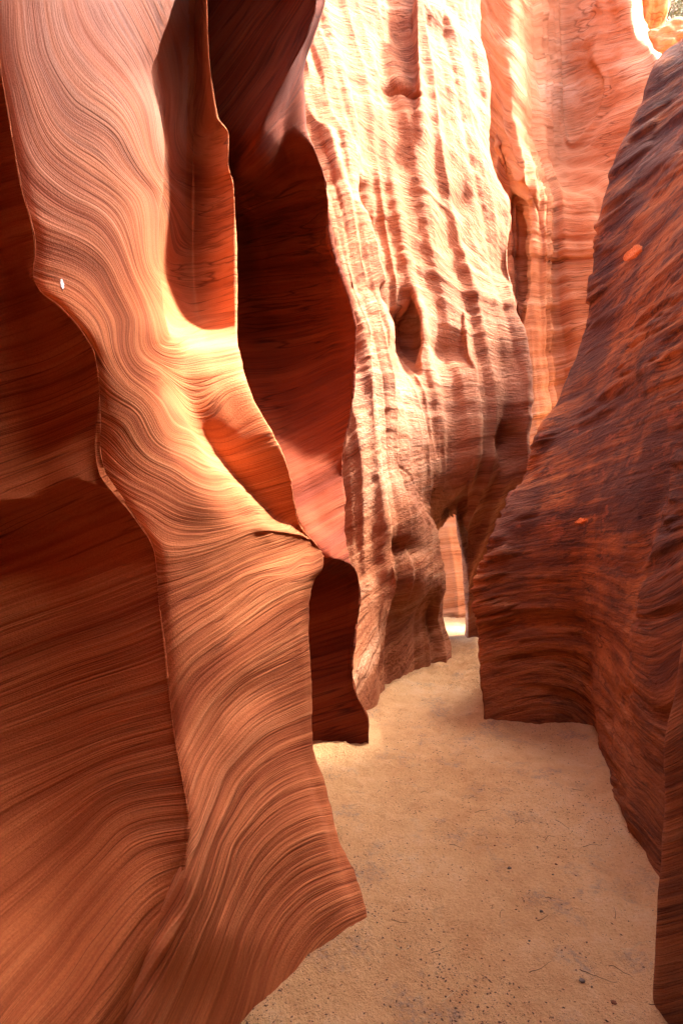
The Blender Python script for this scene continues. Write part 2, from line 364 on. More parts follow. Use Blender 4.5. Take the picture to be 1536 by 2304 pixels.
L2_sil = [(-1500,850,3.35),(-300,748,3.5),(0,735,3.62),(80,712,3.68),(170,688,3.8),(280,690,3.92),(350,715,3.95),(420,735,3.97),(540,744,4.0),(640,775,4.0),(750,801,4.02),(900,795,4.02),(1050,772,4.0),(1180,777,3.88),(1264,794,3.74),(1310,808,3.82),(1340,811,3.82),(1420,801,3.82),(1500,792,3.82),(1560,801,3.82),(1620,829,3.80),(1690,830,3.8),(2100,830,3.72)]
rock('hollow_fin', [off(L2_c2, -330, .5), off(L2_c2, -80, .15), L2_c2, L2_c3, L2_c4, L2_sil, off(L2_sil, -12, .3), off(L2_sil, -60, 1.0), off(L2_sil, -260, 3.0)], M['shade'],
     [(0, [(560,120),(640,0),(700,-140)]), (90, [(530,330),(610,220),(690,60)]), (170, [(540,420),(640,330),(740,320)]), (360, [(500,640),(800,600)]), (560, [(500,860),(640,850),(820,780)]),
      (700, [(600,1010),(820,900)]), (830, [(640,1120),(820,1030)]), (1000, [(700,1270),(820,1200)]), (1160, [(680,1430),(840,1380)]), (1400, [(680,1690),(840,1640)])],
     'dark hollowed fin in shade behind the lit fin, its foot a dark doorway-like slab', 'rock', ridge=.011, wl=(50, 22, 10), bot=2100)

# far lit wall with flutes
E_c1 = [(-1500,560,5.6),(0,640,5.7),(400,660,5.5),(800,740,5.35),(1000,720,5.2),(1300,740,4.95),(1590,760,4.45),(2100,760,4.3)]
E_c2 = [(-1500,700,5.7),(0,745,5.75),(250,738,5.45),(450,762,5.3),(650,800,5.2),(750,835,5.12),(900,840,5.05),(1050,850,5.0),(1300,890,4.98),(1430,860,4.9),(1500,840,4.75),(1590,832,4.67),(2100,832,4.5)]
E_c3 = [(-1500,800,5.9),(0,790,5.85),(120,770,5.7),(250,777,5.52),(430,787,5.38),(560,796,5.32),(630,806,5.28),(700,832,5.22),(800,850,5.15),(900,858,5.14),(1050,868,5.10),(1180,900,5.06),(1300,880,4.98),(1380,856,4.9),(1480,838,4.8),(1590,834,4.70),(2100,834,4.5)]
E_c33 = [(-1500,815,5.95),(0,800,5.88),(120,785,5.75),(250,790,5.6),(420,792,5.44),(500,812,5.44),(580,825,5.44),(625,838,5.42),(650,832,5.4),(700,848,5.34),(800,866,5.24),(900,872,5.2),(1070,884,5.18),(1180,940,5.30),(1290,945,5.26),(1330,942,5.34),(1390,935,5.75),(1500,928,5.75),(1590,925,5.6),(2100,925,5.4)]
E_c35 = [(-1500,830,6.0),(0,810,5.9),(250,800,5.65),(420,795,5.5),(440,797,5.5),(500,826,5.55),(580,852,5.55),(625,866,5.52),(650,852,5.5),(700,862,5.42),(740,878,5.36),(850,883,5.3),(1000,886,5.28),(1070,894,5.32),(1130,930,5.45),(1180,972,5.72),(1250,987,5.88),(1330,1001,5.98),(1490,1006,6.1),(2100,1008,6.0)]
E_c4 = [(-1500,850,6.05),(0,840,5.95),(250,825,5.75),(400,800,5.8),(440,792,5.95),(500,816,6.05),(580,842,6.05),(625,856,6.05),(660,842,6.05),(720,868,5.98),(850,882,5.6),(1000,896,5.36),(1070,906,5.40),(1130,940,5.58),(1160,962,5.85),(1190,968,7.2),(1250,978,7.8),(1490,994,8.0),(2100,1000,8.0)]
E_c5 = [(-1500,890,6.2),(0,885,6.1),(120,890,6.1),(230,885,5.98),(330,870,5.95),(430,850,5.98),(500,862,6.03),(580,880,6.05),(640,890,6.05),(685,902,6.16),(730,899,6.5),(775,900,6.55),(810,908,6.35),(850,915,6.02),(1000,935,5.72),(1090,965,5.82),(1140,988,6.3),(1180,1003,7.6),(1390,1012,8.7),(2100,1012,8.7)]
E_c55 = [(-1500,925,6.1),(0,930,6.05),(120,932,6.05),(230,932,5.96),(330,920,5.96),(430,900,5.98),(580,915,6.03),(640,920,6.04),(680,928,6.2),(720,936,6.5),(775,938,6.5),(815,934,6.3),(850,935,6.02),(1000,955,5.82),(1090,990,6.0),(1140,1010,6.6),(1180,1017,8.0),(1390,1024,8.7),(2100,1024,8.7)]
E_c6 = [(-1500,935,5.75),(0,938,5.75),(120,941,5.75),(240,946,5.82),(340,950,5.95),(430,955,6.02),(580,945,6.04),(640,936,6.03),(680,940,6.0),(720,949,5.98),(770,951,5.97),(810,945,5.98),(850,950,5.99),(950,956,5.95),(1040,985,5.98),(1090,1012,6.15),(1140,1026,6.7),(1180,1030,8.2),(1390,1036,8.7),(2100,1036,8.7)]
E_c65 = [(-1500,1000,6.1),(0,1000,6.02),(240,1000,6.02),(430,1000,6.08),(520,1020,6.13),(600,1030,6.09),(700,1036,6.07),(790,1042,6.13),(850,1060,6.05),(1000,1065,6.05),(1060,1055,6.13),(1110,1044,6.3),(1150,1040,6.6),(1250,1048,6.9),(1330,1049,7.1),(1390,1049,7.3),(2100,1049,7.3)]
E_c7 = [(-1500,1020,6.1),(0,1020,6.06),(240,1030,6.06),(430,1050,6.1),(520,1060,6.12),(600,1056,6.09),(700,1048,6.04),(790,1052,6.04),(840,1075,6.04),(1000,1076,6.04),(1060,1064,6.1),(1110,1052,6.25),(1150,1049,6.45),(1250,1054,6.75),(1330,1054,7.0),(1390,1054,7.2),(2100,1054,7.2)]
E_c8 = [(-1500,1065,6.4),(0,1058,6.35),(240,1070,6.28),(350,1085,6.24),(430,1110,6.24),(520,1125,6.26),(620,1132,6.26),(700,1125,6.2),(760,1140,6.18),(850,1150,6.2),(950,1155,6.24),(1020,1160,6.3),(1060,1140,6.32),(1120,1100,6.45),(1250,1080,6.8),(1390,1085,7.2),(2100,1085,7.2)]
E_c9 = [(-1500,1110,6.5),(0,1075,6.5),(100,1085,6.45),(200,1096,6.4),(300,1092,6.35),(380,1105,6.32),(460,1140,6.3),(600,1150,6.28),(690,1151,6.25),(760,1178,6.22),(900,1188,6.2),(1050,1187,6.3),(1100,1180,6.5),(1150,1172,6.7),(1390,1150,7.2),(2100,1150,7.2)]
def lean(c): return [(y, px, d + 1.5 * (np.clip((950 - y) / 950, 0, 2.6)**1.25)) for y, px, d in c]
rock('fluted_rock_face', [lean(c) for c in [off(E_c1, -200, .7), E_c1, E_c2, E_c3, E_c33, E_c35, E_c4, E_c5, E_c55, E_c6, E_c65, E_c7, E_c8, E_c9, off(E_c9, -4, .3), off(E_c9, -40, .8), off(E_c9, -260, 1.2)]], M['pale'],
     [(0, [(700,-200),(900,-150),(1100,-50)]), (130, [(700,20),(850,60),(950,40),(1060,180)]), (300, [(700,160),(800,150),(940,230),(1060,370),(1100,440)]), (460, [(700,320),(800,330),(920,360),(1000,400),(1140,560)]),
      (640, [(740,560),(820,520),(900,500),(1000,570),(1150,620)]), (800, [(790,720),(880,650),(960,630),(1010,690),(1160,720)]), (960, [(780,850),(880,830),(1000,850),(1190,830)]),
      (1100, [(780,1010),(900,960),(1190,940)]), (1260, [(780,1200),(900,1130),(1050,1060),(1190,1010)]), (1420, [(790,1340),(900,1270),(1000,1210),(1150,1130)]), (1560, [(810,1480),(880,1390),(1000,1340),(1150,1250)]), (1680, [(830,1590),(900,1500),(1010,1440),(1150,1360)])],
     'pale sunlit canyon wall fluted into upright ribs, beyond the dark hollow fin', 'rock', ridge=.006, wl=(34, 14, 7), rough=.035, rs=2.2, top=-700, bot=2100, dref=6.0, ledges=.005, flute=.04, hole=lambda X: (X[..., 1] > 7.42) & (X[..., 2] < 2.0),
     dents=[(900,208,26,3.5,9,-.10),(905,190,36,8,8,.03),(915,1235,22,14,0,-.09),(1135,590,16,40,0,-.12),(1150,990,22,35,0,-.18),(1040,450,20,30,20,-.08),(985,1385,24,34,0,-.12),(1020,790,22,22,0,-.08),(1130,820,35,30,0,-.06)],
     cracks=[([(897,1045),(912,1066),(925,1090),(931,1118),(943,1150),(962,1185)],1.7,.02)],
     tintf=lambda x, y, X: np.clip((y - 520) / 300, 0, 1) * np.clip((1250 - y)/250, 0, 1))

F_c = {}
F_cols = [
 [(-1500,700,11.5),(0,760,11),(1300,860,10.0),(1500,860,10.0)],
 [(-1500,960,10.3),(0,980,9.8),(1100,990,9.0),(1390,995,8.75),(1500,995,8.75)],
 [(-1500,1060,9.8),(0,1070,9.2),(250,1085,9.0),(420,1120,8.9),(700,1140,8.8),(1100,1130,8.75),(1390,1090,8.6),(1500,1090,8.6)],
 [(-1500,1090,9.7),(0,1100,9.1),(250,1110,8.9),(420,1150,8.9),(470,1158,9.1),(620,1160,9.1),(800,1160,8.9),(1300,1170,8.6),(1500,1170,8.6)],
 [(-1500,1130,9.6),(0,1130,8.9),(250,1130,8.7),(400,1160,8.55),(470,1180,9.0),(620,1186,9.05),(700,1180,8.9),(800,1170,8.6),(1300,1180,8.5),(1500,1180,8.5)],
 [(-1500,1150,9.6),(0,1150,8.8),(250,1150,8.7),(400,1180,8.4),(470,1194,8.6),(620,1196,8.6),(700,1190,8.6),(800,1178,8.55),(1300,1190,8.4),(1500,1190,8.4)],
 [(-1500,1190,9.8),(0,1190,9.2),(250,1210,9.2),(380,1210,8.8),(430,1210,8.55),(600,1222,8.55),(800,1205,8.5),(1300,1220,8.4),(1500,1220,8.4)],
 [(-1500,1250,10.4),(0,1260,9.9),(200,1265,9.85),(320,1270,9.75),(390,1270,9.25),(440,1260,8.9),(700,1250,8.8),(1300,1260,8.6),(1500,1260,8.6)],
 [(-1500,1330,9.7),(0,1340,9.3),(130,1340,9.2),(200,1340,9.35),(330,1330,9.25),(400,1330,8.85),(450,1330,8.6),(700,1330,8.5),(1300,1330,8.4),(1500,1330,8.4)],
 [(-1500,1380,8.9),(0,1395,8.75),(130,1405,8.7),(330,1400,8.6),(700,1400,8.2),(1300,1400,8.1),(1500,1400,8.1)],
 [(-1500,1390,8.8),(-300,1395,8.7),(0,1416,8.65),(60,1425,8.6),(130,1462,8.5),(200,1500,8.3),(400,1520,8.0),(1300,1520,7.8),(1500,1520,7.8)],
 [(-1500,1400,10.6),(0,1425,9.3),(60,1434,9.3),(130,1470,9.2),(200,1508,9),(1300,1540,8.5),(1500,1540,8.5)],
 [(-1500,1420,13),(0,1440,13),(60,1450,13),(130,1480,13),(200,1520,13),(1300,1560,13),(1500,1560,13)]]
rock('orange_rock_face', F_cols, M['far'],
     [(0, [(1050,-200),(1150,-60),(1300,-40),(1450,-60)]), (120, [(1060,-60),(1150,90),(1230,180),(1300,160),(1450,120)]), (260, [(1090,160),(1170,280),(1260,330),(1340,310),(1450,270)]), (380, [(1100,330),(1170,400),(1280,440),(1450,390)]),
      (520, [(1100,530),(1300,560),(1450,540)]), (700, [(1100,740),(1300,720),(1450,690)]), (900, [(1100,960),(1300,900),(1450,860)]), (1150, [(1100,1220),(1300,1150),(1450,1100)])],
     'smooth orange canyon wall at the far end, closing the view on the right', 'rock', ridge=.016, wl=(40, 17, 8), rough=.05, flute=.06, top=-500, bot=1500,
     cracks=[([(1195,440),(1212,478),(1220,530),(1222,590)],1.8,.03)])

# ---------------------------------------------------------------- right side
G_sil = [(-1500,1900,5.6),(-300,1650,5.2),(0,1560,5.0),(80,1538,4.95),(110,1500,4.93),(150,1468,4.92),(250,1430,4.92),(350,1390,4.9),(450,1352,4.88),(560,1326,4.85),(680,1319,4.8),(780,1303,4.72),(830,1283,4.7),(900,1252,4.65),(960,1213,4.6),(1050,1188,4.55),(1120,1152,4.5),(1180,1121,4.45),(1250,1098,4.4),(1330,1066,4.36),(1450,1075,4.34),(1560,1083,4.3),(1630,1087,4.28),(2100,1095,4.2)]
G_c3 = [(-1500,2000,5.2),(-300,1760,4.8),(200,1545,4.6),(560,1420,4.45),(780,1380,4.35),(960,1300,4.25),(1180,1220,4.2),(1330,1190,4.2),(1500,1210,4.24),(1640,1215,4.24),(2100,1215,4.15)]
G_c4 = [(-1500,2100,4.8),(-300,1850,4.4),(200,1620,4.1),(560,1500,3.9),(960,1390,3.75),(1180,1320,3.8),(1330,1310,3.95),(1500,1318,4.1),(1640,1328,4.16),(2100,1335,4.05)]
G_c5 = [(-1500,2300,4.3),(-300,1960,3.9),(200,1720,3.55),(560,1600,3.3),(960,1480,3.15),(1180,1420,3.2),(1330,1385,3.3),(1500,1370,3.4),(1640,1368,3.5),(1850,1392,2.94),(2100,1395,2.8)]
G_c55 = [(-1500,2400,4.1),(-300,2050,3.6),(200,1790,3.2),(560,1670,2.95),(960,1530,2.95),(1180,1475,3.05),(1330,1430,3.1),(1500,1412,3.05),(1640,1415,2.95),(1850,1430,2.68),(1920,1442,2.66),(2100,1445,2.6)]
G_c6 = [(-1500,2500,3.9),(-300,2150,3.3),(200,1860,2.9),(560,1730,2.7),(960,1560,2.65),(1183,1508,2.68),(1268,1488,2.68),(1358,1463,2.68),(1458,1453,2.68),(1536,1450,2.65),(1640,1458,2.6),(1850,1482,2.46),(1990,1492,2.42),(2200,1495,2.35)]
G_c7 = [(-1500,2900,3.2),(-300,2400,2.7),(200,2050,2.4),(560,1900,2.3),(960,1720,2.3),(1330,1600,2.35),(1640,1580,2.3),(1850,1570,2.2),(2200,1570,2.1)]
rock('varnished_rock_face', [off(G_sil, 290, 2.5), off(G_sil, 90, 1.0), off(G_sil, 12, .3), G_sil, G_c3, G_c4, G_c5, G_c55, G_c6, G_c7, ('w', [(8.5, 3.2, 1.0), (1.6, 1.5, 1.0), (-.4, 1.3, 1.0)], 2200)], M['varnished'],
     [(0, [(1400,330),(1600,200)]), (200, [(1330,620),(1450,540),(1600,420)]), (360, [(1310,800),(1440,710),(1600,590)]), (520, [(1250,930),(1400,850),(1600,740)]), (680, [(1180,1080),(1350,1010),(1600,920)]),
      (820, [(1130,1190),(1300,1150),(1450,1120),(1600,1080)]), (960, [(1080,1320),(1250,1290),(1330,1290),(1420,1330),(1470,1320),(1600,1240)]), (1120, [(1080,1460),(1280,1430),(1340,1450),(1400,1530),(1470,1600),(1600,1500)]), (1280, [(1080,1620),(1300,1600),(1350,1660),(1420,1760),(1500,1850)]), (1400, [(1340,1800),(1420,1900),(1500,2000)])],
     'dark varnished rock wall with flaking purple brown crust, leaning on the right', 'rock', ridge=.008, wl=(40, 17, 8), rough=.045, rs=1.4, top=-350, bot=2200, ledges=lambda x, y: .016 + .042 * np.exp(-((x - 1150) / 130)**2 - ((y - 1130) / 190)**2) + .03 * np.exp(-((x - 1330) / 60)**2 - ((y - 800) / 120)**2),
     tintf=lambda x, y, X: np.clip(1.15 - np.clip((y - 1150) / 300, 0, 1) * .75 - np.clip((1300 - x)/400, 0, .2), 0, 1))

H_sil = [(-1500,2300,2.6),(0,1800,2.15),(900,1640,1.9),(1300,1572,1.86),(1560,1526,1.84),(1700,1502,1.83),(1800,1503,1.82),(1960,1493,1.81),(2060,1488,1.8),(2250,1483,1.8),(2300,1490,1.79),(2700,1490,1.76)]
rock('rounded_buttress', [off(H_sil, 200, 1.4), off(H_sil, 40, .5), off(H_sil, 8, .12), H_sil, off(H_sil, 60, -.10), off(H_sil, 240, -.35), ('w', [(4.8, 1.9, .6), (-.4, 1.0, .6)], 2300), ('w', [(4.8, 1.7, -2.5), (-.4, 1.3, -2.5)], 2300), ('w', [(6, 1.2, -6), (-.4, 1.2, -6)], 2300)], M['varnished'],
     [(0, [(1480,900),(1700,860)]), (700, [(1480,1700),(1700,1560)]), (1000, [(1480,1980),(1700,1900)]), (1300, [(1480,2304),(1700,2250)])],
     'rounded dark red rock buttress at the right edge, closest on that side', 'rock', ridge=.008, top=-500, bot=2700, tintf=lambda x, y, X: 0*x + .25)

# canyon bend behind the photographer, its overhanging top added as unseen shade
rock('rear_rock_face', [('w', [(9, -3.5, -1.2), (6, -3.5, -1.4), (5.2, -3.5, -2.6), (4, -3.5, -4), (-.4, -3.5, -5.6)]), ('w', [(9, -.6, -.9), (6, -.6, -1.1), (5.0, -.6, -2.3), (4, -.6, -3.8), (-.4, -.6, -5.2)]), ('w', [(9, .6, -.9), (6, .6, -1.1), (5.2, .6, -2.3), (4, .6, -3.8), (-.4, .6, -5.2)]), ('w', [(9, 3.5, -1.2), (6, 3.5, -1.4), (5.2, 3.5, -2.6), (4, 3.5, -4), (-.4, 3.5, -5.6)])], M['deep'], [(0, [(0,0),(1500,0)]), (1000, [(0,1000),(1500,1000)])],
     'red sandstone wall closing the canyon behind the viewpoint', 'rock', step=20, out=60)

# ---------------------------------------------------------------- ground
def sand_mat():
    m, nt, bs = new_mat('sand'); k = NT(nt)
    ob = k.n('ShaderNodeTexCoord').outputs['Object']
    a = k.noise(ob, 1.1, 5, .6); b = k.noise(ob, 7, 5, .65); c = k.noise(ob, 70, 3, .7); d = k.noise(ob, 300, 2, .7)
    f = k.math('ADD', k.math('MULTIPLY', a, .5), k.math('ADD', k.math('MULTIPLY', b, .35), k.math('MULTIPLY', c, .3)))
    col = k.ramp(k.maprange(f, .42, .76), [(0, (.57, .29, .125)), (.5, (.72, .42, .20)), (1, (.80, .54, .31))])
    sp = k.math('MULTIPLY', k.maprange(k.noise(ob, 120, 2, .6), .63, .70), k.maprange(k.noise(ob, 2.6, 4, .6), .42, .60, .15, 1))
    col = k.mix(k.math('MULTIPLY', sp, .75), col, (.13, .06, .03))
    gp = k.math('MULTIPLY', k.maprange(k.noise(ob, 3.1, 5, .65), .54, .64), k.maprange(k.noise(ob, 55, 4, .7), .45, .6, .1, .6))
    col = k.mix(gp, col, (.24, .19, .17))
    k.put(bs.inputs['Base Color'], col); bs.inputs['Roughness'].default_value = .95; bs.inputs['Specular IOR Level'].default_value = .1
    h = k.math('ADD', k.math('MULTIPLY', b, 1.0), k.math('ADD', k.math('MULTIPLY', c, .8), k.math('MULTIPLY', d, .35)))
    bp = k.n('ShaderNodeBump'); bp.inputs['Strength'].default_value = 1.0; bp.inputs['Distance'].default_value = .045
    k.put(bp.inputs['Height'], h); k.put(bs.inputs['Normal'], bp.outputs[0])
    return m
def axis(pts):
    return np.concatenate([np.linspace(a, b, n, endpoint=False) for a, b, n in pts] + [[pts[-1][1]]])
_bp = lambda L: [((px - CX) / F * EYE * F / (py - CY), EYE * F / (py - CY)) for px, py in L]
BASES = [_bp([(450,2500),(590,2304),(640,2235),(720,2165),(800,2110),(830,2083),(800,2060)]), _bp([(690,1690),(830,1686)]), _bp([(832,1588),(870,1560),(950,1515),(1006,1484)]),
         _bp([(1087,1629),(1220,1632),(1330,1640),(1345,1700),(1395,1850),(1440,1920),(1490,1990),(1486,2250),(1500,2300),(1600,2320)]), _bp([(1068,1440),(1087,1629)])]
def base_dist(x, y):
    best = np.full(x.shape, 9.)
    for L in BASES:
        for (x0, y0), (x1, y1) in zip(L[:-1], L[1:]):
            dx, dy = x1 - x0, y1 - y0; t = np.clip(((x - x0) * dx + (y - y0) * dy) / (dx*dx + dy*dy), 0, 1)
            best = np.minimum(best, np.hypot(x - x0 - t * dx, y - y0 - t * dy))
    return best
_fr = np.random.default_rng(77)
STEPS = [(_fr.uniform(.0, 1.2), _fr.uniform(1.8, 6.2), _fr.uniform(-.5, .5), _fr.uniform(.006, .013)) for _ in range(46)]
def ground_z(x, y):
    p = np.stack([x, y, 0 * x], -1)
    z = .016 * fbm(p * 1.2 + 5, 3) + .014 * fbm(p * 5 + 9, 3) + .011 * fbm(p * 15 + 2, 3) + .004 * fbm(p * 38 + 4, 2)
    for fx, fy, an, dep in STEPS:                         # old footprints
        a = (x - fx) * math.cos(an) + (y - fy) * math.sin(an); b = -(x - fx) * math.sin(an) + (y - fy) * math.cos(an)
        r = np.sqrt((a / .052)**2 + (b / .135)**2)
        z = z - dep * np.exp(-r**4) + .5 * dep * np.exp(-((r - 1.35) / .3)**2)
    return z + .038 * np.exp(-(base_dist(x, y) / .085)**1.3)   # sand banked against the rock
gx = axis([(-60, -3, 20), (-3, 3, 420), (3, 60, 20)]); gy = axis([(-60, 1, 25), (1, 6, 420), (6, 10, 80), (10, 120, 20)])
GX, GY = np.meshgrid(gx, gy)
o = grid_object('ground', np.stack([GX, GY, ground_z(GX, GY)], -1), sand_mat()); o['kind'] = 'structure'

# ---------------------------------------------------------------- behind the far wall: slope, rocks, shrubs
hx = np.linspace(-2, 40, 120); hy = np.linspace(0, 30, 90); HX, HY = np.meshgrid(hx, hy)
hp = np.stack([HX, 15.5 + HY, 13.2 + HY * 1.15 + 0 * HX], -1); hp[..., 2] += 1.2 * fbm(hp * .35, 4) + .35 * fbm(hp * 1.4, 4)
def scree_mat():
    m, nt, bs = new_mat('scree'); k = NT(nt); ob = k.n('ShaderNodeTexCoord').outputs['Object']
    col = k.ramp(k.noise(ob, 2.2, 6, .7), [(.3, (.08, .06, .035)), (.5, (.20, .11, .06)), (.7, (.34, .19, .11))])
    k.put(bs.inputs['Base Color'], col); bs.inputs['Roughness'].default_value = .95
    return m
o = grid_object('hillside', hp, scree_mat(), flip=True); o['kind'] = 'structure'

def boulder(name, px, py, d, rx, ry, rz, label, seed, mat, at=None):
    c = np.array(at) if at else W(np.array(px * 1.), np.array(py * 1.), np.array(d * 1.))
    th = np.linspace(0, math.pi, 60)[:, None]; ph = np.linspace(0, 2 * math.pi, 110)[None]
    D = np.stack([np.sin(th) * np.cos(ph), np.sin(th) * np.sin(ph), np.cos(th) + 0 * ph], -1)
    D = np.sign(D) * np.abs(D)**.85
    r = 1 + .28 * fbm(D * 1.6 + seed * 7.3, 4)
    X = D * r[..., None] * np.array([rx, ry, rz]); bed = (X[..., 2] + .25 * X[..., 0]) * 90
    X = X * (1 + .035 * np.sin(bed / 9 + 2 * fbm(X * 2, 2)))[..., None] + c
    return tag(grid_object(name, X, mat, {'strata': np.stack([bed, 0 * bed, 0 * bed], -1)}, flip=True), label, 'rock')
boulder('shade_boulder', 0, 0, 0, 1.1, 2.0, 1.9, 'unseen boulder added to block sun from the lower left wall and floor', 3, M['deep'], (3.6, 1.8, 5.35))  # added out of view to keep sun off the low left wall
boulder('shade_boulder', 0, 0, 0, 1.2, 1.7, 2.5, 'tall unseen boulder added to shade the near left face', 8, M['deep'], (3.3, .35, 8.0))  # added sun blocker out of view, shades the near left face
boulder('shade_boulder', 0, 0, 0, 1.3, 2.2, 1.2, 'high unseen boulder added to shade the upper left wall', 4, M['deep'], (1.85, 1.8, 10.3))  # added above the frame to hold sun off the upper fin
boulder('boulder', 1446, 12, 13.2, .42, .8, .95, 'rounded orange rock knob above the far wall, top right corner', 1, M['far'])
boulder('boulder', 1490, 135, 12.6, .6, .8, .5, 'pale sunlit rock ledge below the orange knob, top right corner', 2, M['pale'])

def shrub(px, py, d, size, label, seed):
    q = np.random.default_rng(seed); base = W(np.array(px * 1.), np.array(py * 1.), np.array(d * 1.))
    root = bpy.data.objects.new('desert_shrub', None); COL.objects.link(root); root.location = base
    tag(root, label, 'shrub', 'shrubs on the slope')
    V, Fc, LV, LF = [], [], [], []
    for b in range(26):
        a = q.uniform(0, 2 * math.pi); e = q.uniform(.25, 1.45); L = size * q.uniform(.55, 1.0)
        tip = np.array([math.cos(a) * math.cos(e), math.sin(a) * math.cos(e), math.sin(e)]) * L
        v, f = tube([tip * t + np.array([0, 0, .08 * size * math.sin(3 * t)]) for t in np.linspace(0, 1, 6)], .014 * size, 5)
        Fc += [tuple(i + len(V) for i in g) for g in f]; V += v
        for l in range(46):
            t = q.uniform(.35, 1.05); c = tip * t + q.normal(0, .07 * size, 3); u = q.normal(0, 1, 3); u /= np.linalg.norm(u); w = np.cross(u, q.normal(0, 1, 3)); w /= np.linalg.norm(w)
            h = size * q.uniform(.02, .045); n0 = len(LV)
            LV += [c - u * h, c + w * h * .4, c + u * h, c - w * h * .4]; LF.append((n0, n0+1, n0+2, n0+3))
    o = mesh_object('stem', V, Fc, M['twig']); o.parent = root
    o = mesh_object('foliage', LV, LF, M['sage'], False); o.parent = root
# ---------------------------------------------------------------- things lying on the sand
def mesh_object(name, V, Fc, mat, smooth=True):
    me = bpy.data.meshes.new(name); me.from_pydata([tuple(v) for v in V], [], Fc); me.materials.append(mat)
    if smooth: me.polygons.foreach_set('use_smooth', np.ones(len(me.polygons), bool))
    o = bpy.data.objects.new(name, me); COL.objects.link(o); return o
def plain(name, col, rough=.9, var=.35, scale=60):
    m, nt, bs = new_mat(name); k = NT(nt); ob = k.n('ShaderNodeTexCoord').outputs['Object']
    k.put(bs.inputs['Base Color'], k.ramp(k.noise(ob, scale, 3), [(.3, tuple(c * (1 - var) for c in col)), (.7, tuple(min(1, c * (1 + var)) for c in col))]))
    bs.inputs['Roughness'].default_value = rough; bs.inputs['Specular IOR Level'].default_value = .15
    return m
M['twig'] = plain('dry_twig', (.075, .04, .022)); M['straw'] = plain('straw', (.62, .47, .27)); M['stone'] = plain('grey_stone', (.13, .095, .075)); M['redstone'] = plain('red_stone', (.16, .055, .028))
M['flake'] = plain('orange_flake', (.46, .13, .035)); M['chip'] = plain('dark_chip', (.12, .06, .035), var=.6, scale=15); M['lime'] = plain('white_stain', (.80, .78, .74))
def gz(x, y): return float(ground_z(np.array([x * 1.]), np.array([y * 1.]))[0])
def floor_at(px, py):
    d = EYE * F / (py - CY); return (px - CX) / F * d, d
GND = [o for o in bpy.data.objects if o.name == 'ground'][0]

# loose chips, needles and seed litter: too many to count
n = 110000
r = np.random.default_rng(21)
yy = 1.72 + 7.0 * r.random(n)**1.7; xx = -.75 + 2.6 * r.random(n)
keep = r.random(n) < np.clip(.02 + 2.2 * (fbm(np.stack([xx * 1.7, yy * 1.7, 0 * xx + 3], -1), 4) + .12) + .8 * fbm(np.stack([xx * 6, yy * 6, 0 * xx + 8], -1), 3) + .6 * np.exp(-base_dist(xx, yy) / .06), .06, 1)
xx, yy = xx[keep], yy[keep]; n = len(xx); zz = ground_z(xx, yy)
ln = .0015 + .0065 * r.random(n)**9; wd = ln * np.clip(.22 + .6 * r.random(n), 0, .8); wd = np.minimum(wd, .0045); th = wd * (.3 + .5 * r.random(n)); an = r.random(n) * math.pi
ca, sa = np.cos(an), np.sin(an)
base = np.stack([xx, yy, zz], -1)
ax = np.stack([ca, sa, 0 * ca], -1) * ln[:, None]; bx = np.stack([-sa, ca, 0 * ca], -1) * wd[:, None]; up = np.array([0, 0, 1.]) * th[:, None]
V = np.stack([base - ax, base + bx - ax * .2, base + ax, base - bx + ax * .2, base + up], 1).reshape(-1, 3)
k = np.arange(n)[:, None] * 5
tri = np.concatenate([k + np.array([[a, b, 4]]) for a, b in ((0, 3), (3, 2), (2, 1), (1, 0))], 0)
o = mesh_object('debris', V, tri.tolist(), M['chip'], False); o['kind'] = 'stuff'

def tube(pts, rad, sides=6):
    pts = np.array(pts, float); V, Fc = [], []; m = len(pts)
    for i, p in enumerate(pts):
        t = pts[min(i+1, m-1)] - pts[max(i-1, 0)]; t /= np.linalg.norm(t); a = np.cross(t, [0, 0, 1]); a /= np.linalg.norm(a) + 1e-9; b = np.cross(t, a)
        w = rad * (1 - .6 * i / (m - 1))
        for q in range(sides):
            g = 2 * math.pi * q / sides; V.append(p + w * (math.cos(g) * a + math.sin(g) * b))
    for i in range(m - 1):
        for q in range(sides):
            Fc.append((i*sides+q, i*sides+(q+1) % sides, (i+1)*sides+(q+1) % sides, (i+1)*sides+q))
    Fc += [tuple(range(sides))[::-1], tuple(range((m-1)*sides, m*sides))]
    return V, Fc
def stick(name, px, py, length, ang, bend, rad, mat, label, group=None):
    x0, y0 = floor_at(px, py); P = []; a = math.radians(ang)
    x, y = x0 - math.cos(a) * length / 2, y0 - math.sin(a) * length / 2; m = 14
    for i in range(m):
        P.append((x, y, gz(x, y) + rad * .8 + .006 * math.sin(math.pi * i / (m-1)) * (abs(bend) > .2))); aa = a + bend * (i / (m-1) - .5) + .12 * math.sin(i * 1.7 + px)
        x += math.cos(aa) * length / (m-1); y += math.sin(aa) * length / (m-1)
    return tag(mesh_object(name, *tube(P, rad), mat), label, 'twig' if name == 'twig' else 'straw', group)
